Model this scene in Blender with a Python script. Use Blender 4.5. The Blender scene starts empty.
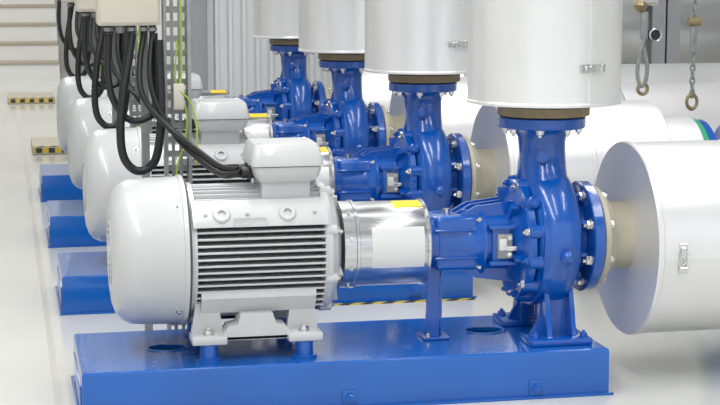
import bpy, bmesh, math, random
from mathutils import Vector, Matrix, geometry
random.seed(4)
sc = bpy.context.scene
PI = math.pi

# ------------------------------------------------------------ materials
def mat(name, col, rough=0.5, metal=0.0, noise=0.0, nscale=8.0, bump=0.0, bscale=60.0, coat=0.0, aniso=None):
    m = bpy.data.materials.new(name); m.use_nodes = True
    nt = m.node_tree; b = nt.nodes['Principled BSDF']
    b.inputs['Base Color'].default_value = (*col, 1)
    b.inputs['Roughness'].default_value = rough
    b.inputs['Metallic'].default_value = metal
    if coat: 
        b.inputs['Coat Weight'].default_value = coat
        b.inputs['Coat Roughness'].default_value = 0.05
    tc = nt.nodes.new('ShaderNodeTexCoord')
    if noise > 0:
        n = nt.nodes.new('ShaderNodeTexNoise'); n.inputs['Scale'].default_value = nscale
        n.inputs['Detail'].default_value = 5
        if aniso:
            mp = nt.nodes.new('ShaderNodeMapping'); mp.inputs['Scale'].default_value = aniso
            nt.links.new(tc.outputs['Object'], mp.inputs['Vector']); nt.links.new(mp.outputs[0], n.inputs['Vector'])
        else:
            nt.links.new(tc.outputs['Object'], n.inputs['Vector'])
        r = nt.nodes.new('ShaderNodeValToRGB')
        r.color_ramp.elements[0].position = 0.3; r.color_ramp.elements[1].position = 0.7
        r.color_ramp.elements[0].color = (*[c*(1-noise) for c in col], 1)
        r.color_ramp.elements[1].color = (*[min(1, c*(1+noise*0.5)) for c in col], 1)
        nt.links.new(n.outputs['Fac'], r.inputs['Fac']); nt.links.new(r.outputs['Color'], b.inputs['Base Color'])
    if bump > 0:
        n2 = nt.nodes.new('ShaderNodeTexNoise'); n2.inputs['Scale'].default_value = bscale
        nt.links.new(tc.outputs['Object'], n2.inputs['Vector'])
        bp = nt.nodes.new('ShaderNodeBump'); bp.inputs['Strength'].default_value = bump; bp.inputs['Distance'].default_value = 0.002
        nt.links.new(n2.outputs['Fac'], bp.inputs['Height']); nt.links.new(bp.outputs[0], b.inputs['Normal'])
    return m

def hazard_mat():
    m = bpy.data.materials.new('hazard_tape'); m.use_nodes = True
    nt = m.node_tree; b = nt.nodes['Principled BSDF']; b.inputs['Roughness'].default_value = 0.5
    tc = nt.nodes.new('ShaderNodeTexCoord')
    mp = nt.nodes.new('ShaderNodeMapping'); mp.inputs['Rotation'].default_value = (0, 0, math.radians(45))
    w = nt.nodes.new('ShaderNodeTexWave'); w.inputs['Scale'].default_value = 5.0; w.wave_type = 'BANDS'
    r = nt.nodes.new('ShaderNodeValToRGB'); r.color_ramp.interpolation = 'CONSTANT'
    r.color_ramp.elements[0].color = (0.03, 0.03, 0.02, 1); r.color_ramp.elements[1].color = (0.60, 0.45, 0.06, 1)
    r.color_ramp.elements[1].position = 0.5
    nt.links.new(tc.outputs['Object'], mp.inputs['Vector']); nt.links.new(mp.outputs[0], w.inputs['Vector'])
    nt.links.new(w.outputs['Fac'], r.inputs['Fac']); nt.links.new(r.outputs[0], b.inputs['Base Color'])
    return m

M = dict(
 blue = mat('blue_enamel', (0.001, 0.090, 0.44), 0.24, 0, 0.15, 6, 0.35, 90, coat=0.6),
 baseblue = mat('blue_base_paint', (0.001, 0.105, 0.45), 0.20, 0, 0.12, 3, 0.12, 30, coat=0.4),
 motor = mat('light_grey_motor_paint', (0.56, 0.57, 0.575), 0.34, 0.0, 0.05, 5, 0.25, 140, coat=0.25),
 groove_shade = mat('motor_groove_shade', (0.08, 0.08, 0.085), 0.6),  # near-black tone, shade in the motor gaps put into the colour
 clad = mat('aluminium_cladding', (0.84, 0.84, 0.845), 0.34, 0.45, 0.05, 3),
 brushed = mat('brushed_steel', (0.66, 0.67, 0.69), 0.22, 0.95, 0.18, 6, aniso=(1, 14, 14)),
 steel = mat('bright_steel', (0.68, 0.68, 0.66), 0.22, 0.95),
 galv = mat('galvanised_steel', (0.34, 0.35, 0.345), 0.5, 0.3, 0.2, 20),
 cream = mat('cream_pipe_insulation', (0.54, 0.50, 0.39), 0.55, 0, 0.1, 12),
 cork = mat('brown_gasket_flange', (0.26, 0.20, 0.12), 0.6, 0.2, 0.2, 30),
 black = mat('black_rubber', (0.012, 0.012, 0.013), 0.4),
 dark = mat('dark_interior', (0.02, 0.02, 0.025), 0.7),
 beige = mat('beige_enclosure', (0.62, 0.58, 0.49), 0.45, 0, 0.03, 5),
 yellow = mat('yellow_label', (0.85, 0.62, 0.02), 0.5),
 label_sheen = mat('white_label_sheen', (0.74, 0.74, 0.74), 0.35, 0.35),  # small plate at the seal, and the reflection painted on the guard
 ygwire = mat('yellow_green_wire', (0.34, 0.48, 0.04), 0.45),
 green = mat('green_flange_paint', (0.02, 0.35, 0.18), 0.4),
 orange = mat('orange_marker', (0.8, 0.22, 0.03), 0.5),
 brass = mat('brass', (0.36, 0.29, 0.17), 0.35, 0.8),
 wall = mat('white_wall_paint', (0.78, 0.78, 0.77), 0.7, 0, 0.03, 1.5),
 ceil = mat('grey_ceiling_paint', (0.40, 0.41, 0.42), 0.8, 0, 0.03, 1.5),
 panel = mat('white_sheet_panel', (0.74, 0.76, 0.78), 0.5, 0, 0.03, 2),
 greyp = mat('grey_painted_steel', (0.36, 0.38, 0.40), 0.5, 0.1, 0.06, 4),
 nosing = mat('beige_step_nosing', (0.42, 0.38, 0.30), 0.6),
 floor = mat('epoxy_floor', (0.64, 0.64, 0.605), 0.12, 0, 0.07, 0.9, 0.05, 8),
 joint = mat('floor_joint', (0.48, 0.47, 0.43), 0.6),
 hazard = hazard_mat(),
)

# ------------------------------------------------------------ builder
def remap(x):
    K = [(0.0, 0.0), (0.315, 0.312), (0.562, 0.541), (1.06, 1.034), (1.345, 1.322), (1.738, 1.724), (2.06, 2.022), (9, 8.962)]
    for (a, fa), (b_, fb) in zip(K, K[1:]):
        if x <= b_: return fa+(fb-fa)*(x-a)/(b_-a)
    return x
class B:
    def __init__(s):
        s.bm = bmesh.new(); s.mats = []
    def mi(s, k):
        if k not in s.mats: s.mats.append(k)
        return s.mats.index(k)
    def face(s, vs, k):
        try:
            f = s.bm.faces.new(vs); f.material_index = s.mi(k); return f
        except ValueError: return None
    def absorb(s, t, k, mtx=None):
        mp = {}
        for v in t.verts: mp[v] = s.bm.verts.new(mtx @ v.co if mtx else v.co)
        for f in t.faces: s.face([mp[v] for v in f.verts], k)
        t.free()
    def box(s, x0, x1, y0, y1, z0, z1, k, bev=0.0, seg=2, mtx=None):
        t = bmesh.new(); bmesh.ops.create_cube(t, size=1)
        for v in t.verts:
            v.co = Vector(((x0+x1)/2+v.co.x*(x1-x0), (y0+y1)/2+v.co.y*(y1-y0), (z0+z1)/2+v.co.z*(z1-z0)))
        if bev > 0: bmesh.ops.bevel(t, geom=list(t.edges), offset=bev, segments=seg, affect='EDGES', profile=0.5)
        s.absorb(t, k, mtx)
    def loft(s, rings, k, c0=True, c1=True, closed=False):
        R = [[s.bm.verts.new(p) for p in r] for r in rings]
        n = len(R[0]); m = len(R)
        for i in range(m if closed else m-1):
            a, b = R[i], R[(i+1) % m]
            for j in range(n):
                s.face([a[j], a[(j+1) % n], b[(j+1) % n], b[j]], k)
        if not closed:
            if c0: s.face(R[0][::-1], k)
            if c1: s.face(R[-1], k)
    def lathe(s, prof, o, axis, k, seg=48, c0=True, c1=True):
        o = Vector(o); d = Vector({'X': (1,0,0), 'Y': (0,1,0), 'Z': (0,0,1)}[axis] if isinstance(axis, str) else axis).normalized()
        u = d.orthogonal().normalized(); w = d.cross(u)
        rings = []
        for a, r in prof:
            r = max(r, 0.0005)
            rings.append([o+d*a+(u*math.cos(2*PI*i/seg)+w*math.sin(2*PI*i/seg))*r for i in range(seg)])
        s.loft(rings, k, c0, c1)
    def cyl(s, p0, p1, r, k, seg=20, r1=None, ch=0.0):
        p0 = Vector(p0); p1 = Vector(p1); L = (p1-p0).length; r1 = r if r1 is None else r1
        pr = [(0, r), (L, r1)] if ch == 0 else [(0, r-ch), (ch, r), (L-ch, r1), (L, r1-ch)]
        s.lathe(pr, p0, (p1-p0), k, seg)
    def hexbolt(s, p, d, r, h, k='steel'):
        p = Vector(p); d = Vector(d).normalized()
        s.lathe([(0, r*1.35), (h*0.22, r*1.35)], p, d, k, 14)
        s.lathe([(h*0.2, r), (h*0.9, r), (h, r*0.85)], p, d, k, 6)
        s.lathe([(h, r*0.5), (h*1.5, r*0.5)], p, d, k, 8)
    def prism(s, poly, axis, a0, a1, k):
        def P(u, v, a): return {'X': (a,u,v), 'Y': (u,a,v), 'Z': (u,v,a)}[axis]
        s.loft([[P(u, v, a0) for u, v in poly], [P(u, v, a1) for u, v in poly]], k)
    def plate_holes(s, outer, holes, f0, f1, k):
        loops = [outer]+holes
        tris = geometry.tessellate_polygon([[Vector((u, v, 0)) for u, v in L] for L in loops])
        flat = [p for L in loops for p in L]
        A = [s.bm.verts.new(f0(*p)) for p in flat]; Bv = [s.bm.verts.new(f1(*p)) for p in flat]
        for t in tris:
            s.face([A[i] for i in t], k); s.face([Bv[i] for i in t][::-1], k)
        o = 0
        for L in loops:
            n = len(L)
            for j in range(n):
                a, b = o+j, o+(j+1) % n
                s.face([A[a], A[b], Bv[b], Bv[a]], k)
            o += n
    def tube(s, pts, r, k, seg=10, sub=8):
        pts = [Vector(p) for p in pts]
        P = [pts[0]*2-pts[1]]+pts+[pts[-1]*2-pts[-2]]
        path = []
        for i in range(1, len(P)-2):
            for j in range(sub):
                t = j/sub; a, b, c, d = P[i-1], P[i], P[i+1], P[i+2]
                path.append(0.5*((2*b)+(c-a)*t+(2*a-5*b+4*c-d)*t*t+(3*b-a-3*c+d)*t**3))
        path.append(P[-2])
        rings = []; u = None
        for i, p in enumerate(path):
            d = (path[min(i+1, len(path)-1)]-path[max(i-1, 0)]).normalized()
            u = d.orthogonal().normalized() if u is None else (u-d*u.dot(d)).normalized()
            w = d.cross(u)
            rings.append([p+(u*math.cos(2*PI*q/seg)+w*math.sin(2*PI*q/seg))*r for q in range(seg)])
        s.loft(rings, k)
    def torus(s, c, R, r, k, mtx=None, sx=1.0, seg=24, sg=8):
        c = Vector(c); rings = []
        for i in range(seg):
            a = 2*PI*i/seg; ring = []
            for j in range(sg):
                b = 2*PI*j/sg
                v = Vector(((R+r*math.cos(b))*math.cos(a), r*math.sin(b), (R+r*math.cos(b))*math.sin(a)*sx))
                if mtx: v = mtx @ v
                ring.append(c+v)
            rings.append(ring)
        s.loft(rings, k, closed=True)
    def make(s, name, ang=35, rm=False, dx=0.0):
        bm = s.bm
        bmesh.ops.recalc_face_normals(bm, faces=bm.faces)
        for v in bm.verts:
            if rm: v.co.x = remap(v.co.x)
            v.co.x += dx
        co = [v.co for v in bm.verts]
        mn = Vector([min(c[i] for c in co) for i in range(3)]); mx = Vector([max(c[i] for c in co) for i in range(3)])
        piv = Vector(((mn.x+mx.x)/2, (mn.y+mx.y)/2, mn.z))
        for v in bm.verts: v.co -= piv
        me = bpy.data.meshes.new(name); bm.to_mesh(me); bm.free()
        for k in s.mats: me.materials.append(M[k])
        for p in me.polygons: p.use_smooth = True
        me.set_sharp_from_angle(angle=math.radians(ang))
        ob = bpy.data.objects.new(name, me); ob.location = piv
        sc.collection.objects.link(ob)
        return ob

def rows(ob, n=4, step=1.6):
    for i in range(1, n):
        c = bpy.data.objects.new(ob.name, ob.data)
        c.location = ob.location+Vector((0, step*i, 0)); sc.collection.objects.link(c)

Y0 = 5.28; A = 0.467; CEIL = 4.9

def circ(cx, cy, r, n=28, sx=1.0): return [(cx+math.cos(2*PI*i/n)*r*sx, cy+math.sin(2*PI*i/n)*r) for i in range(n)]

# ------------------------------------------------------------ base frame
b = B()
x0, x1, y0, y1 = 0.207, 1.863, Y0-0.28, Y0+0.29
holes = [circ(0.490, Y0+0.01, 0.042, sx=1.4), circ(1.545, Y0+0.05, 0.045, sx=1.4)]
e = 0.008
b.plate_holes([(x0+e, y0+e), (x1-e, y0+e), (x1-e, y1-e), (x0+e, y1-e)], holes, lambda u, v: (u, v, 0.15), lambda u, v: (u, v, 0.138), 'baseblue')
def rect(e, z): return [(x0+e, y0+e, z), (x1-e, y0+e, z), (x1-e, y1-e, z), (x0+e, y1-e, z)]
b.loft([rect(0.0, 0.0), rect(0.0, 0.140), rect(0.0025, 0.1465), rect(0.008, 0.15)], 'baseblue', False, False)
b.loft([rect(0.008, 0.0), rect(0.008, 0.139)], 'baseblue', False, False)
for h in holes:
    cx = sum(p[0] for p in h)/len(h); cy = sum(p[1] for p in h)/len(h)
    b.loft([[(cx+(p[0]-cx)*f, cy+(p[1]-cy)*f, z) for p in h] for f, z in ((1.0, 0.151), (1.02, 0.154), (1.13, 0.154), (1.16, 0.1495))], 'baseblue', False, False)
b.box(x0+0.02, x1-0.02, y0+0.02, y1-0.02, 0.002, 0.06, 'dark')  # near-black box, shade of the hollow frame put into its colour
for x in (1.02, 1.62):
    b.box(x-0.022, x+0.022, y0-0.006, y0+0.002, 0.0, 0.06, 'baseblue', 0.002)
    b.hexbolt((x, y0-0.006, 0.035), (0, -1, 0), 0.013, 0.014, 'baseblue')
b.box(x0-0.012, x1+0.012, y0-0.014, y0+0.0, 0.0, 0.008, 'baseblue')
b.box(x0-0.012, x0, y0+0.0, y1, 0.0, 0.008, 'baseblue')
b.box(x0-0.004, x0+0.001, y0+0.05, y1-0.05, 0.02, 0.10, 'baseblue', 0.002)
rows(b.make('pump_base_frame'))

# ------------------------------------------------------------ motor
b = B(); O = (0, Y0, A)
b.lathe([(0.322, 0.0), (0.322, 0.10), (0.318, 0.105), (0.316, 0.13), (0.320, 0.160), (0.331, 0.190), (0.350, 0.212), (0.378, 0.225), (0.42, 0.229),
         (0.545, 0.232), (0.548, 0.236), (0.562, 0.236), (0.562, 0.20)], O, 'X', 'motor', 72)
for r in (0.03, 0.05, 0.07, 0.09): b.lathe([(0.3155, r), (0.314, r+0.003), (0.314, r+0.006), (0.3155, r+0.009), (0.322, r+0.009), (0.322, r)], O, 'X', 'motor', 40, False, False)
b.lathe([(0.313, 0.0), (0.313, 0.02), (0.322, 0.022)], O, 'X', 'motor', 24)
for t in range(4):
    a = PI/4+t*PI/2
    b.hexbolt((0.530, Y0+math.cos(a)*0.231, A+math.sin(a)*0.231), (0, math.cos(a), math.sin(a)), 0.007, 0.007)
b.lathe([(0.5625, 0.225), (0.570, 0.225), (0.572, 0.20)], O, 'X', 'groove_shade', 64)
b.lathe([(0.568, 0.19), (0.571, 0.212), (0.588, 0.212), (0.591, 0.165)], O, 'X', 'motor', 64)
b.lathe([(0.59, 0.160), (0.986, 0.160)], O, 'X', 'groove_shade', 64)  # core coloured dark to deepen the shade between the fins
b.lathe([(0.985, 0.160), (0.988, 0.206), (1.012, 0.206), (1.02, 0.196), (1.032, 0.186), (1.04, 0.15), (1.052, 0.13), (1.058, 0.07)], O, 'X', 'motor', 64)
zz = -0.165
while zz < 0.10:
    w = math.sqrt(max(0.211**2-zz**2*0.9, 0))
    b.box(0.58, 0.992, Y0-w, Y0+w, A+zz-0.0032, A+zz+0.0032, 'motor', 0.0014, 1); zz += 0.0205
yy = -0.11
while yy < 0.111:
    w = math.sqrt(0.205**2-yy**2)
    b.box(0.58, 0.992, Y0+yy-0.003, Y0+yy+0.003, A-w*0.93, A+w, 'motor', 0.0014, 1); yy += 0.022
for sgn in (-1, 1):
    poly = [(0.115, 0.165), (0.135, 0.172), (0.165, 0.155), (0.198, 0.115), (0.203, 0.098), (0.12, 0.092)]
    b.prism([(Y0+sgn*u, A+v) for u, v in poly], 'X', 0.575, 0.998, 'motor')
    poly = [(0.10, -0.150), (0.185, -0.105), (0.190, -0.125), (0.155, -0.175), (0.10, -0.19)]
    b.prism([(Y0+sgn*u, A+v) for u, v in poly], 'X', 0.60, 0.96, 'motor')
    nrm = Vector((0, sgn*0.78, 0.62))
    for x in (0.665, 0.87):
        b.lathe([(0, 0.028), (0.010, 0.028), (0.014, 0.024), (0.014, 0.013), (0.002, 0.012)], (x, Y0+sgn*0.178, A+0.13), nrm, 'motor', 24, True, False)
        b.lathe([(0.0, 0.0125), (0.004, 0.0125)], (x, Y0+sgn*0.178, A+0.13), nrm, 'groove_shade', 20)
    for x in (0.615, 0.745, 0.955):
        b.hexbolt((x, Y0+sgn*0.181, A+0.134), nrm, 0.007, 0.007, 'motor')
b.box(0.70, 0.80, Y0-0.2045, Y0-0.2, A+0.098, A+0.125, 'brushed')
for x, y in ((0.965, -0.06), (0.965, 0.10)):
    b.cyl((x, Y0+y, A+0.16), (x, Y0+y, A+0.195), 0.012, 'motor', 14)
    b.torus((x, Y0+y, A+0.212), 0.015, 0.006, 'motor')
for t in range(8):
    a = PI/8+t*PI/4
    c = Vector((0, math.cos(a), math.sin(a)))
    b.cyl(Vector((0.99, Y0, A))+c*0.195, Vector((1.026, Y0, A))+c*0.195, 0.018, 'motor', 14)
    b.hexbolt(Vector((1.026, Y0, A))+c*0.195, (1, 0, 0), 0.009, 0.009)
    b.box(-0.03, 0.03, -0.004, 0.004, 0.0, 0.05, 'motor', 0, 1, Matrix.Translation(Vector((1.02, Y0, A))+c*0.13) @ Matrix.Rotation(a-PI/2, 4, 'X'))
# feet
for sgn in (-1, 1):
    for xa, xb in ((0.565, 0.675), (0.865, 0.975)):
        ya, yb = sorted((Y0+sgn*0.125, Y0+sgn*0.225))
        b.box(xa, xb, ya, yb, 0.205, 0.232, 'motor', 0.006)
        b.cyl(((xa+xb)/2, Y0+sgn*0.19, 0.151), ((xa+xb)/2, Y0+sgn*0.19, 0.206), 0.028, 'baseblue', 24, ch=0.002)
        b.cyl(((xa+xb)/2, Y0+sgn*0.19, 0.1505), ((xa+xb)/2, Y0+sgn*0.19, 0.160), 0.040, 'baseblue', 24)
        b.hexbolt(((xa+xb)/2, Y0+sgn*0.19, 0.232), (0, 0, 1), 0.014, 0.016)
        pr = [(xa+0.005, 0.225), (xb-0.005, 0.225), (xb-0.02, 0.33), (xa+0.02, 0.33)]
        ya, yb = sorted((Y0+sgn*0.13, Y0+sgn*0.155)); b.prism(pr, 'Y', ya, yb, 'motor')
    ya, yb = sorted((Y0+sgn*0.12, Y0+sgn*0.20))
    b.prism([(0.655, 0.215), (0.885, 0.215), (0.86, 0.255), (0.83, 0.262), (0.82, 0.295), (0.72, 0.295), (0.71, 0.262), (0.68, 0.255)], 'Y', ya, yb, 'motor')
    b.box(0.66, 0.88, min(ya, yb), max(ya, yb), 0.212, 0.226, 'motor', 0.003)
# terminal box
b.box(0.80, 0.955, Y0-0.12, Y0+0.06, A+0.16, 0.71, 'motor', 0.008)
def rr(cx, cy, hx, hy, z, c=0.02):
    P = []
    for sx, sy, a0 in ((1, 1, 0), (-1, 1, PI/2), (-1, -1, PI), (1, -1, 1.5*PI)):
        for q in range(5):
            a = a0+q*PI/8; P.append((cx+sx*(hx-c)+c*math.cos(a), cy+sy*(hy-c)+c*math.sin(a), z))
    return P
# rounded rectangle with proper corner arcs
def rr(cx, cy, hx, hy, z, c=0.02):
    P = []
    for ox, oy, a0 in ((1, 1, 0), (-1, 1, PI/2), (-1, -1, PI), (1, -1, 1.5*PI)):
        for q in range(5):
            a = a0+q*PI/8; P.append((cx+ox*(hx-c)+c*math.cos(a), cy+oy*(hy-c)+c*math.sin(a), z))
    return P
cx, cy = 0.880, Y0-0.03
b.loft([rr(cx, cy, 0.085, 0.10, 0.690), rr(cx, cy, 0.100, 0.115, 0.706), rr(cx, cy, 0.108, 0.12, 0.733), rr(cx, cy, 0.108, 0.12, 0.738)], 'motor')
b.loft([rr(cx, cy, 0.106, 0.118, 0.738), rr(cx, cy, 0.106, 0.118, 0.741)], 'groove_shade')
b.loft([rr(cx, cy, 0.114, 0.126, 0.741), rr(cx, cy, 0.114, 0.126, 0.751), rr(cx, cy, 0.104, 0.104, 0.800), rr(cx, cy, 0.098, 0.098, 0.807), rr(cx, cy, 0.05, 0.05, 0.809)], 'motor')
for sx in (-1, 1):
    for sy in (-1, 1): b.hexbolt((cx+sx*0.088, cy+sy*0.088, 0.802), (0, 0, 1), 0.006, 0.006)
for y in (-0.07, 0.0):
    b.cyl((0.745, Y0+y, 0.715), (0.80, Y0+y, 0.715), 0.018, 'black', 14); b.cyl((0.762, Y0+y, 0.715), (0.775, Y0+y, 0.715), 0.023, 'black', 6)
rows(b.make('electric_motor', rm=True))

# ------------------------------------------------------------ coupling guard
b = B()
b.lathe([(1.062, 0.06), (1.063, 0.139), (1.11, 0.139), (1.112, 0.136), (1.336, 0.136), (1.342, 0.132), (1.342, 0.05)], O, 'X', 'brushed', 72)
b.lathe([(1.100, 0.139), (1.102, 0.142), (1.110, 0.142), (1.112, 0.139)], O, 'X', 'brushed', 72, False, False)
b.lathe([(1.328, 0.136), (1.330, 0.139), (1.338, 0.139), (1.340, 0.136)], O, 'X', 'brushed', 72, False, False)
def patch(xa, xb, a0, a1, r, k):
    n = 14; rg = []
    for i in range(n+1):
        a = a0+(a1-a0)*i/n; c, s_ = math.cos(a), math.sin(a)
        rg.append([(xa, Y0+c*(r-0.002), A+s_*(r-0.002)), (xa, Y0+c*r, A+s_*r), (xb, Y0+c*r, A+s_*r), (xb, Y0+c*(r-0.002), A+s_*(r-0.002))])
    b.loft(rg, k)
D = math.radians
patch(1.235, 1.325, D(94), D(116), 0.1375, 'yellow')
patch(1.150, 1.318, D(150), D(206), 0.1372, 'label_sheen')  # bright reflection on the guard, painted as a pale patch
for a in (D(128), D(165), D(205), D(240)):
    c = Vector((0, math.cos(a), math.sin(a)))
    b.hexbolt(Vector((1.085, Y0, A))+c*0.139, c, 0.006, 0.006)
rows(b.make('coupling_guard', rm=True))

# ------------------------------------------------------------ centrifugal pump
b = B(); XC = 1.738
b.lathe([(1.346, 0.03), (1.346, 0.084), (1.352, 0.090), (1.375, 0.090), (1.38, 0.082), (1.47, 0.085), (1.50, 0.10), (1.515, 0.118), (1.525, 0.118), (1.53, 0.105),
         (1.60, 0.108), (1.615, 0.12)], O, 'X', 'blue', 48)
b.box(1.365, 1.51, Y0-0.080, Y0+0.080, A-0.088, A+0.090, 'blue', 0.018, 3)
for z in (-0.045, 0.045):
    b.box(1.36, 1.53, Y0-0.088, Y0+0.088, A+z-0.004, A+z+0.004, 'blue', 0.002, 1)
for y in (-0.055, 0.0, 0.055):
    b.prism([(1.43, A+0.08), (1.50, A+0.118), (1.64, A+0.135), (1.64, A+0.06), (1.43, A+0.06)], 'Y', Y0+y-0.006, Y0+y+0.006, 'blue')
    b.prism([(1.43, A-0.07), (1.50, A-0.115), (1.64, A-0.135), (1.64, A-0.06), (1.43, A-0.06)], 'Y', Y0+y-0.006, Y0+y+0.006, 'blue')
b.cyl((1.42, Y0, A+0.08), (1.42, Y0, A+0.105), 0.012, 'steel', 12)
b.cyl((1.47, Y0-0.03, A+0.08), (1.47, Y0-0.03, A+0.105), 0.014, 'blue', 12)
for t in range(4):
    a = PI/4+t*PI/2; c = Vector((0, math.cos(a), math.sin(a)))
    b.hexbolt(Vector((1.512, Y0, A))+c*0.108, (-1, 0, 0), 0.008, 0.010, 'steel')
# lantern window frame and seal hardware
b.box(1.540, 1.612, Y0-0.118, Y0-0.09, A-0.060, A+0.050, 'blue', 0.003)
for z in (-0.066, 0.050): b.box(1.530, 1.620, Y0-0.130, Y0-0.09, A+z, A+z+0.014, 'blue', 0.003)
b.box(1.553, 1.600, Y0-0.135, Y0-0.11, A-0.042, A+0.036, 'galv', 0.003)
b.box(1.556, 1.580, Y0-0.142, Y0-0.133, A-0.015, A+0.022, 'label_sheen', 0.002)
b.box(1.580, 1.616, Y0-0.140, Y0-0.12, A-0.018, A-0.002, 'steel', 0.002)
for z in (-0.030, 0.024): b.hexbolt((1.590, Y0-0.135, A+z), (0, -1, 0), 0.006, 0.008)
# casing cover
b.lathe([(1.60, 0.108), (1.61, 0.130), (1.630, 0.152), (1.636, 0.190), (1.642, 0.195), (1.662, 0.195), (1.666, 0.185)], O, 'X', 'blue', 64)
for t in range(12):
    a = PI/12+t*PI/6; c = Vector((0, math.cos(a), math.sin(a)))
    b.cyl(Vector((1.640, Y0, A))+c*0.183, Vector((1.70, Y0, A))+c*0.190, 0.024, 'blue', 16, ch=0.003)
    b.hexbolt(Vector((1.640, Y0, A))+c*0.183, (-1, 0, 0), 0.012, 0.014, 'steel' if t % 2 == 1 else 'blue')
    if t % 2 == 0:
        b.box(-0.035, 0.02, -0.005, 0.005, 0.0, 0.065, 'blue', 0, 1, Matrix.Translation(Vector((1.635, Y0, A))+c*0.105) @ Matrix.Rotation(a-PI/2, 4, 'X'))
# volute
rings = []; N = 72; S = 24
for i in range(N+1):
    th = 2*PI*i/N; g = i/N
    a = PI/2-0.25-th
    rad = 0.060+0.034*g; Rc = 0.146+0.006*g
    ring = []
    for j in range(S):
        q = 2*PI*j/S
        cc, ss = math.cos(q), math.sin(q)
        dx = math.copysign(abs(ss)**0.85, ss)*(0.066+0.018*g); dr = math.copysign(abs(cc)**0.85, cc)*rad
        R = Rc+dr
        ring.append((XC+0.006+dx, Y0+math.cos(a)*R, A+math.sin(a)*R))
    rings.append(ring)
b.loft(rings, 'blue')
b.lathe([(1.66, 0.15), (1.68, 0.165), (1.79, 0.165), (1.812, 0.150), (1.822, 0.128), (1.835, 0.118), (1.862, 0.116), (1.866, 0.125), (1.868, 0.178), (1.872, 0.182), (1.904, 0.182), (1.908, 0.178), (1.908, 0.09)], O, 'X', 'blue', 64)
for t in range(10):
    a = t*PI/5+0.2; c = Vector((0, math.cos(a), math.sin(a)))
    b.box(-0.035, 0.035, -0.005, 0.005, 0.0, 0.06, 'blue', 0, 1, Matrix.Translation(Vector((1.810, Y0, A))+c*0.112) @ Matrix.Rotation(a-PI/2, 4, 'X'))
b.lathe([(1.680, 0.17), (1.680, 0.216), (1.684, 0.220), (1.700, 0.220), (1.704, 0.216), (1.704, 0.17)], O, 'X', 'blue', 64)
nk = [(0.54, 0.078, 0.185), (0.60, 0.080, 0.178), (0.64, 0.080, 0.155), (0.675, 0.079, 0.122), (0.71, 0.078, 0.096), (0.75, 0.077, 0.081), (0.785, 0.077, 0.077), (0.81, 0.082, 0.082), (0.824, 0.094, 0.094), (0.832, 0.108, 0.108)]
b.loft([[(XC+math.cos(2*PI*i/40)*rx, Y0+math.sin(2*PI*i/40)*ry, z) for i in range(40)] for z, rx, ry in nk], 'blue')
P = (XC, Y0, 0)
b.lathe([(0.830, 0.10), (0.832, 0.143), (0.835, 0.146), (0.864, 0.146), (0.867, 0.143), (0.867, 0.05)], P, 'Z', 'blue', 56)
b.prism([(1.66, 0.60), (1.645, 0.65), (1.662, 0.72), (1.655, 0.80), (1.64, 0.83), (1.70, 0.83), (1.70, 0.60)], 'Y', Y0-0.006, Y0+0.006, 'blue')
b.lathe([(0, 0.020), (0.035, 0.020), (0.037, 0.012), (0.05, 0.012)], (1.715, Y0-0.065, 0.745), (-0.3, -1, 0), 'blue', 16)
b.lathe([(0, 0.020), (0.035, 0.020), (0.045, 0.012)], (1.680, Y0-0.13, 0.60), (-0.6, -0.8, 0.2), 'blue', 16)
b.lathe([(0, 0.022), (0.03, 0.022), (0.04, 0.012)], (1.745, Y0-0.232, 0.44), (0, -1, 0), 'blue', 16)
for t in range(8):
    a = PI/8+t*PI/4
    p = (XC+math.cos(a)*0.122, Y0+math.sin(a)*0.122)
    b.hexbolt((p[0], p[1], 0.832), (0, 0, -1), 0.012, 0.016, 'steel')
    c = Vector((0, math.cos(a), math.sin(a)))
    b.hexbolt(Vector((1.868, Y0, A))+c*0.152, (-1, 0, 0), 0.015, 0.020, 'steel')
# pump feet
for sy in (-1, 1):
    ya, yb = sorted((Y0+sy*0.09, Y0+sy*0.225))
    b.box(1.640, 1.850, ya, yb, 0.1505, 0.172, 'blue', 0.004)
    for xf in (1.700, 1.785):
        b.prism([(Y0+sy*0.205, 0.165), (Y0+sy*0.195, 0.175), (Y0+sy*0.150, 0.33), (Y0+sy*0.08, 0.33), (Y0+sy*0.08, 0.165)], 'X', xf, xf+0.016, 'blue')
    b.prism([(1.66, 0.165), (1.835, 0.165), (1.80, 0.23), (1.79, 0.34), (1.705, 0.34), (1.695, 0.23)], 'Y', Y0+sy*0.125-0.008, Y0+sy*0.125+0.008, 'blue')
    for x in (1.662, 1.828): b.hexbolt((x, Y0+sy*0.19, 0.172), (0, 0, 1), 0.012, 0.014, 'blue')
b.cyl((XC, Y0, A-0.26), (XC, Y0, A-0.20), 0.022, 'blue', 16)
# bearing support leg (bent plate)
b.prism([(1.350, 0.40), (1.400, 0.40), (1.388, 0.30), (1.396, 0.16), (1.345, 0.16), (1.352, 0.30)], 'Y', Y0-0.030, Y0-0.022, 'blue')
b.prism([(Y0-0.030, 0.40), (Y0+0.04, 0.40), (Y0+0.03, 0.16), (Y0-0.03, 0.16)], 'X', 1.392, 1.400, 'blue')
b.box(1.335, 1.42, Y0-0.06, Y0+0.045, 0.1505, 0.160, 'blue', 0.002)
b.hexbolt((1.352, Y0-0.045, 0.16), (0, 0, 1), 0.008, 0.01, 'steel')
rows(b.make('centrifugal_pump', rm=True))

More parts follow.
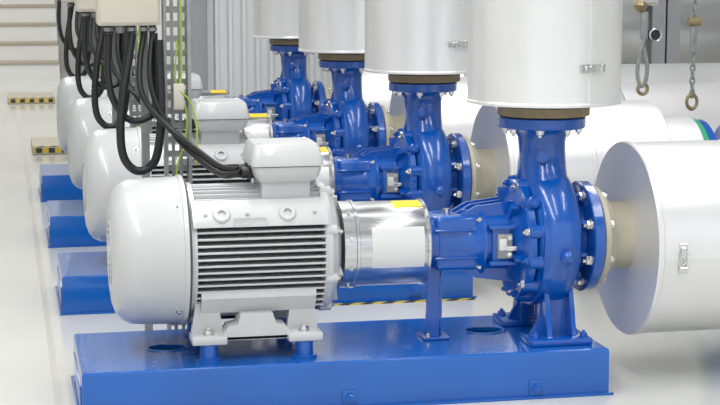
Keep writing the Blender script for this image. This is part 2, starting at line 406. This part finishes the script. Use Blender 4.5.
# ------------------------------------------------------------ latch
def latch(b, c, n, t):
    c = Vector(c); n = Vector(n).normalized(); t = Vector(t).normalized(); u = n.cross(t)
    mt = Matrix((t, u, n)).transposed().to_4x4(); mt.translation = c
    b.box(-0.048, -0.012, -0.013, 0.013, -0.002, 0.004, 'steel', 0.001, 1, mt)
    b.box(0.016, 0.048, -0.013, 0.013, -0.002, 0.004, 'steel', 0.001, 1, mt)
    b.box(-0.038, 0.004, -0.008, 0.008, 0.004, 0.013, 'steel', 0.003, 1, mt)
    b.cyl(mt @ Vector((-0.014, -0.014, 0.009)), mt @ Vector((-0.014, 0.014, 0.009)), 0.004, 'steel', 8)
    for s_ in (-1, 1): b.cyl(mt @ Vector((-0.014, s_*0.010, 0.009)), mt @ Vector((0.032, s_*0.010, 0.009)), 0.0025, 'steel', 6)
    b.box(0.026, 0.036, -0.013, 0.013, 0.002, 0.013, 'steel', 0.002, 1, mt)

# ------------------------------------------------------------ discharge riser (vertical)
b = B()
zt = CEIL+0.3
b.lathe([(0.868, 0.06), (0.870, 0.142), (0.873, 0.150), (0.900, 0.150), (0.903, 0.145), (0.903, 0.10), (0.925, 0.10)], P, 'Z', 'cork', 56)
for t in range(8):
    a = PI/8+t*PI/4
    b.hexbolt((XC+math.cos(a)*0.122, Y0+math.sin(a)*0.122, 0.900), (0, 0, 1), 0.010, 0.008, 'steel')
R = 0.248
b.lathe([(0.912, 0.09), (0.912, R-0.004), (0.914, R+0.003), (0.922, R+0.003), (0.926, R), (1.74, R), (1.745, R+0.003), (1.76, R+0.003), (1.765, R), (zt, R)], P, 'Z', 'clad', 96)
am = math.radians(-70.5); sn = Vector((math.cos(am), math.sin(am), 0)); st = Vector((-math.sin(am), math.cos(am), 0))
pc = Vector((XC, Y0, 0))
mt = Matrix((st, Vector((0, 0, 1)), sn)).transposed().to_4x4(); mt.translation = pc+sn*(R+0.0005)
b.box(-0.012, 0.0, 0.926, 1.74, -0.004, 0.0022, 'clad', 0, 1, mt)
for z in (1.035, 1.55): latch(b, pc+sn*(R+0.0005)+Vector((0, 0, z)), sn, st)
rows(b.make('insulated_discharge_pipe', dx=-0.015))

# ------------------------------------------------------------ suction pipe (horizontal)
b = B()
b.lathe([(1.914, 0.08), (1.914, 0.162), (1.917, 0.166), (1.934, 0.166), (1.938, 0.162), (1.942, 0.135), (1.97, 0.126), (1.975, 0.112), (2.06, 0.112)], O, 'X', 'cream', 56)
for t in range(8):
    a = PI/8+t*PI/4; c = Vector((0, math.cos(a), math.sin(a)))
    b.hexbolt(Vector((1.938, Y0, A))+c*0.148, (1, 0, 0), 0.012, 0.012, 'steel')
O2 = (0, Y0, A-0.012)
b.lathe([(2.046, 0.10), (2.046, 0.310), (2.044, 0.318), (2.050, 0.322), (2.062, 0.322), (2.066, 0.318), (2.40, 0.318), (2.404, 0.321), (2.416, 0.321), (2.42, 0.318), (2.75, 0.318),
         (2.756, 0.31), (2.756, 0.2), (2.77, 0.19), (2.77, 0.245), (2.775, 0.25), (2.93, 0.25), (2.935, 0.245), (2.935, 0.12)], O2, 'X', 'clad', 96)
b.lathe([(2.94, 0.12), (2.94, 0.235), (2.965, 0.235), (2.965, 0.12)], O2, 'X', 'green', 56)
b.lathe([(2.97, 0.12), (2.97, 0.23), (3.00, 0.23), (3.00, 0.13), (3.05, 0.12), (3.12, 0.12), (3.13, 0.22), (3.16, 0.22), (3.16, 0.12)], O2, 'X', 'blue', 56)
b.lathe([(3.165, 0.12), (3.165, 0.22), (3.19, 0.22), (3.19, 0.27), (4.6, 0.27)], O2, 'X', 'clad', 64)
for x in (2.125, 2.62): latch(b, (x, Y0-0.3185, A-0.03), (0, -1, 0), (0, 0, -1))
b.box(2.068, 2.398, Y0-0.3195, Y0-0.312, A-0.034, A-0.028, 'clad')
for x in (2.58, 3.8):
    b.box(x-0.04, x+0.04, Y0-0.16, Y0+0.16, 0.012, 0.17, 'greyp', 0.004)
    b.box(x-0.08, x+0.08, Y0-0.22, Y0+0.22, 0.0, 0.014, 'greyp')
rows(b.make('insulated_suction_pipe', rm=True))

# ------------------------------------------------------------ cable tray posts + boxes + cables
YT = 5.90
b = B()
xa, xb = 0.545, 0.639; zt = CEIL+0.3
cols = [xa, 0.559, 0.573, 0.585, 0.599, 0.611, 0.625, xb]
for i in range(0, 8, 2): b.box(cols[i], cols[i+1], YT, YT+0.002, 0.0, zt, 'galv')
z = 0.04
while z < 3.0:
    b.box(xa+0.001, xb-0.001, YT+0.0002, YT+0.0018, z, z+0.022, 'galv'); z += 0.05
for x, s_ in ((xa, 1), (xb, -1)):
    b.box(min(x, x+s_*0.002), max(x, x+s_*0.002), YT-0.045, YT, 0.0, zt, 'galv')
    b.box(min(x, x+s_*0.012), max(x, x+s_*0.012), YT-0.047, YT-0.045, 0.0, zt, 'galv')
b.box(xa-0.015, xb+0.03, YT-0.06, YT+0.05, 0.0, 0.008, 'galv')
rows(b.make('cable_tray_post'))

b = B()
b.box(0.472, 0.500, YT+0.035, YT+0.06, 0.008, zt, 'galv', 0.002, 1)
b.box(0.45, 0.522, YT+0.035, YT+0.085, 0.0, 0.008, 'galv')
rows(b.make('support_post'))

b = B()
b.box(0.322, 0.532, 5.80, YT+0.03, 1.150, 1.62, 'beige', 0.008, 2)
b.box(0.330, 0.524, 5.792, 5.801, 1.160, 1.61, 'beige', 0.003, 2)
for x in (0.36, 0.40, 0.44, 0.48, 0.51):
    b.cyl((x, 5.86, 1.124), (x, 5.86, 1.152), 0.012, 'black' if x != 0.40 else 'galv', 12)
    b.cyl((x, 5.86, 1.130), (x, 5.86, 1.142), 0.016, 'galv', 6)
rows(b.make('electrical_enclosure'))

b = B()
yc = 5.83; zg = 1.122
b.tube([(0.44, 5.86, zg), (0.43, 5.85, 1.06), (0.405, yc, 0.93), (0.392, yc, 0.79), (0.402, yc, 0.70), (0.440, yc, 0.655), (0.485, yc, 0.662), (0.515, 5.82, 0.71), (0.530, 5.81, 0.85), (0.528, 5.83, 1.1)], 0.0150, 'black', 12)
b.tube([(0.48, 5.86, zg), (0.462, 5.83, 1.02), (0.462, 5.80, 0.93), (0.50, 5.78, 0.86), (0.57, 5.74, 0.79), (0.64, 5.60, 0.735), (0.68, 5.40, 0.712), (0.722, Y0, 0.715)], 0.0105, 'black', 12)
b.tube([(0.51, 5.86, zg), (0.495, 5.82, 0.98), (0.52, 5.80, 0.87), (0.58, 5.76, 0.77), (0.635, 5.58, 0.715), (0.675, 5.33, 0.695), (0.722, Y0-0.07, 0.715)], 0.0105, 'black', 12)
b.tube([(0.36, 5.86, zg), (0.355, 5.86, 1.0), (0.37, 5.86, 0.90), (0.42, 5.86, 0.83), (0.48, 5.86, 0.83), (0.515, 5.86, 0.88), (0.515, 5.86, zg)], 0.0125, 'black', 12)
rows(b.make('power_cables'))

b = B()
b.tube([(0.60, 5.84, 1.60), (0.605, 5.84, 1.05), (0.598, 5.835, 0.93), (0.62, 5.835, 0.85), (0.615, 5.835, 0.76), (0.585, 5.83, 0.66), (0.575, 5.84, 0.50)], 0.0035, 'ygwire', 8)
b.tube([(0.59, 5.845, 1.10), (0.585, 5.835, 0.95), (0.63, 5.82, 0.89), (0.650, 5.80, 0.80), (0.64, 5.75, 0.68)], 0.003, 'ygwire', 8)
b.box(0.575, 0.612, 5.828, 5.850, 0.86, 0.95, 'beige', 0.004)
rows(b.make('earth_wire'))

# ------------------------------------------------------------ floor items
def hz(name, xa, xb, ya, yb, z0, z1, kb='nosing'):
    b = B(); b.box(xa, xb, ya, yb, z0, z1-0.004, kb, 0.004)
    b.box(xa+0.01, xb-0.01, ya-0.003, ya+0.002, z0+0.015, z1-0.012, 'hazard'); b.box(xa+0.005, xb-0.005, ya+0.004, ya+0.04, z1-0.006, z1, 'hazard')
    return b.make(name)
for i in range(1, 4):
    b = B(); b.box(0.98, 1.86, Y0+1.6*i-0.325, Y0+1.6*i-0.298, 0.0, 0.003, 'hazard'); b.make('hazard_floor_tape')
hz('concrete_plinth', 0.20, 0.46, 12.2, 12.9, 0, 0.06)
hz('concrete_plinth', 0.05, 0.50, 16.6, 17.3, 0, 0.06)
b = B(); b.prism([(1.42, 5.98), (1.50, 5.98), (1.47, 6.10), (1.44, 6.10)], 'Z', 0.0, 0.03, 'orange'); b.make('orange_floor_marker')
b = B(); b.box(0.135, 0.155, 2.5, 16, 0, 0.0025, 'joint'); b.make('trim_1')

# ------------------------------------------------------------ room
b = B(); b.box(-6, 9, -3, 23, -0.1, 0, 'floor'); b.make('floor')
b = B(); b.box(-6, 9, -3, 23, CEIL+0.3, CEIL+0.4, 'ceil'); b.make('ceiling')
b = B(); b.box(-6, 1.40, 22.2, 22.4, 0, 5.2, 'wall'); b.make('wall_rear')
b = B(); b.box(1.40, 1.55, 13.5, 22.2, 0, 5.2, 'wall'); b.make('wall_side')
b = B(); b.box(1.55, 9, 13.3, 13.5, 0, 5.2, 'wall'); b.make('wall_back')
b = B(); b.box(-6.2, -6, -3, 22.4, 0, 5.2, 'wall'); b.make('wall_left')
b = B(); b.box(9, 9.2, -3, 13.5, 0, 5.2, 'wall'); b.make('wall_right')
b = B(); b.box(1.37, 1.53, 12.85, 13.0, 0, 5.2, 'greyp', 0.01); b.make('steel_column')
b = B()
pts = []; x = 1.54
while x < 2.9:
    pts += [(x, 12.98), (x+0.05, 12.98), (x+0.06, 12.93), (x+0.085, 12.93), (x+0.095, 12.98)]; x += 0.105
pts += [(x, 12.98)]
b.prism(pts+[(x, 13.02), (1.54, 13.02)], 'Z', 0.0, 4.5, 'panel')
b.make('corrugated_wall_panel', 20)
b = B()
for n in range(6):
    b.box(-2.5, 0.66, 20+0.3*n, 20+0.3*n+0.32 if n < 5 else 22.1, 0, 0.21*(n+1)-0.02, 'wall')
    b.box(-2.5, 0.66, 19.985+0.3*n, 20.30+0.3*n, 0.21*(n+1)-0.035, 0.21*(n+1), 'nosing', 0.004)
b.make('staircase')
b = B()
def ibeam(b, x, y, z0, z1, w=0.2, d=0.2, k='greyp'):
    b.box(x-w/2, x+w/2, y-d/2, y-d/2+0.012, z0, z1, k); b.box(x-w/2, x+w/2, y+d/2-0.012, y+d/2, z0, z1, k); b.box(x-0.006, x+0.006, y-d/2, y+d/2, z0, z1, k)
for x in (4.42, 5.35): ibeam(b, x, 11.0, 0, 5.2)
b.box(3.0, 7.5, 10.88, 11.12, 1.36, 1.375, 'greyp'); b.box(3.0, 7.5, 10.99, 11.01, 1.17, 1.37, 'greyp'); b.box(3.0, 7.5, 10.88, 11.12, 1.16, 1.175, 'greyp')
b.make('steel_support_frame')
b = B()
b.lathe([(0, 0.30), (4.5, 0.30)], (3.0, 11.9, 0.80), 'X', 'clad', 64)
for x in (3.8, 4.8, 5.8): b.lathe([(x, 0.30), (x, 0.306), (x+0.03, 0.306), (x+0.03, 0.30)], (0, 11.9, 0.80), 'X', 'clad', 64)
b.box(3.4, 3.5, 11.7, 12.1, 0, 0.55, 'greyp'); b.box(6.4, 6.5, 11.7, 12.1, 0, 0.55, 'greyp')
b.make('header_pipe')
b = B()
b.box(4.60, 5.15, 12.55, 13.1, 0.0, 2.2, 'panel', 0.02); b.box(4.65, 5.10, 12.54, 12.55, 0.1, 2.1, 'panel', 0.004)
for z in (1.1, 1.2, 1.3, 1.4): b.box(4.72, 5.02, 12.53, 12.54, z, z+0.04, 'greyp', 0.002)
b.make('control_cabinet')

# hangers
b = B(); hx, hy = 2.97, 7.6
b.cyl((hx, hy, 1.18), (hx, hy, CEIL+0.3), 0.008, 'steel', 12)
b.cyl((hx-0.03, hy, 1.185), (hx+0.06, hy, 1.185), 0.028, 'steel', 20)
b.lathe([(-0.035, 0.0), (-0.03, 0.02), (0, 0.036), (0.03, 0.02), (0.035, 0)], (hx-0.02, hy, 1.16), 'Z', 'brass', 20)
b.box(hx-0.018, hx+0.018, hy-0.012, hy+0.012, 1.0, 1.13, 'galv', 0.006)
b.cyl((hx+0.05, hy-0.02, 1.02), (hx+0.05, hy+0.02, 1.02), 0.028, 'dark', 20); b.torus((hx+0.05, hy-0.02, 1.02), 0.028, 0.005, 'steel')
b.tube([(hx, hy, 1.0), (hx-0.02, hy, 0.92), (hx-0.028, hy, 0.84), (hx-0.012, hy, 0.78), (hx+0.012, hy, 0.80), (hx+0.02, hy, 0.87), (hx, hy, 0.96)], 0.010, 'galv', 8)
b.torus((hx, hy, 0.765), 0.024, 0.009, 'brass')
b.make('turnbuckle_hanger')
b = B(); hx = 3.22
R90 = Matrix.Rotation(PI/2, 3, 'Z')
z = CEIL+0.28; i = 0
while z > 0.72:
    b.torus((hx, hy, z), 0.011, 0.0045, 'galv', R90 if i % 2 else None, 1.7, 14, 6); z -= 0.030; i += 1
b.cyl((hx-0.03, hy, 1.08), (hx+0.03, hy, 1.08), 0.022, 'brass', 14)
b.box(hx-0.016, hx+0.016, hy-0.01, hy+0.01, 0.93, 1.06, 'galv', 0.004)
b.torus((hx, hy, 0.70), 0.026, 0.008, 'brass', None, 1.3)
b.make('lifting_chain')

# ------------------------------------------------------------ light
def area(name, loc, sx, sy, e, rot=(0, 0, 0)):
    l = bpy.data.lights.new(name, 'AREA'); l.shape = 'RECTANGLE'; l.size = sx; l.size_y = sy; l.energy = e
    l.color = (1, 0.995, 0.98)
    o = bpy.data.objects.new(name, l); o.location = loc; o.rotation_euler = rot; sc.collection.objects.link(o)
area('unseen_overhead_light', (-1.2, 3.0, 4.6), 0.5, 8.0, 240)  # unseen light reaching past the camera, added for highlights on upright metal
area('unseen_overhead_light', (1.0, 6.0, 4.6), 0.35, 11.0, 170)  # unseen strip overhead, kept narrow for crisp highlights
area('unseen_overhead_light', (3.6, 6.0, 4.6), 0.5, 9.0, 160)
area('unseen_overhead_light', (-0.5, 16, 4.6), 2.0, 9.0, 270)
w = bpy.data.worlds.new('World'); sc.world = w; w.use_nodes = True
bg = w.node_tree.nodes['Background']; bg.inputs[0].default_value = (0.94, 0.97, 1.0, 1); bg.inputs[1].default_value = 1.15

# ------------------------------------------------------------ camera
cam = bpy.data.cameras.new('camera'); co = bpy.data.objects.new('camera', cam); sc.collection.objects.link(co)
cam.sensor_width = 36; cam.lens = 85; cam.clip_end = 100
ps, p = math.radians(11.9), math.radians(8.12)
co.location = (0, 0, 1.37)
co.rotation_euler = (PI/2-p, 0, -ps)
sc.camera = co
sc.view_settings.view_transform = 'Standard'
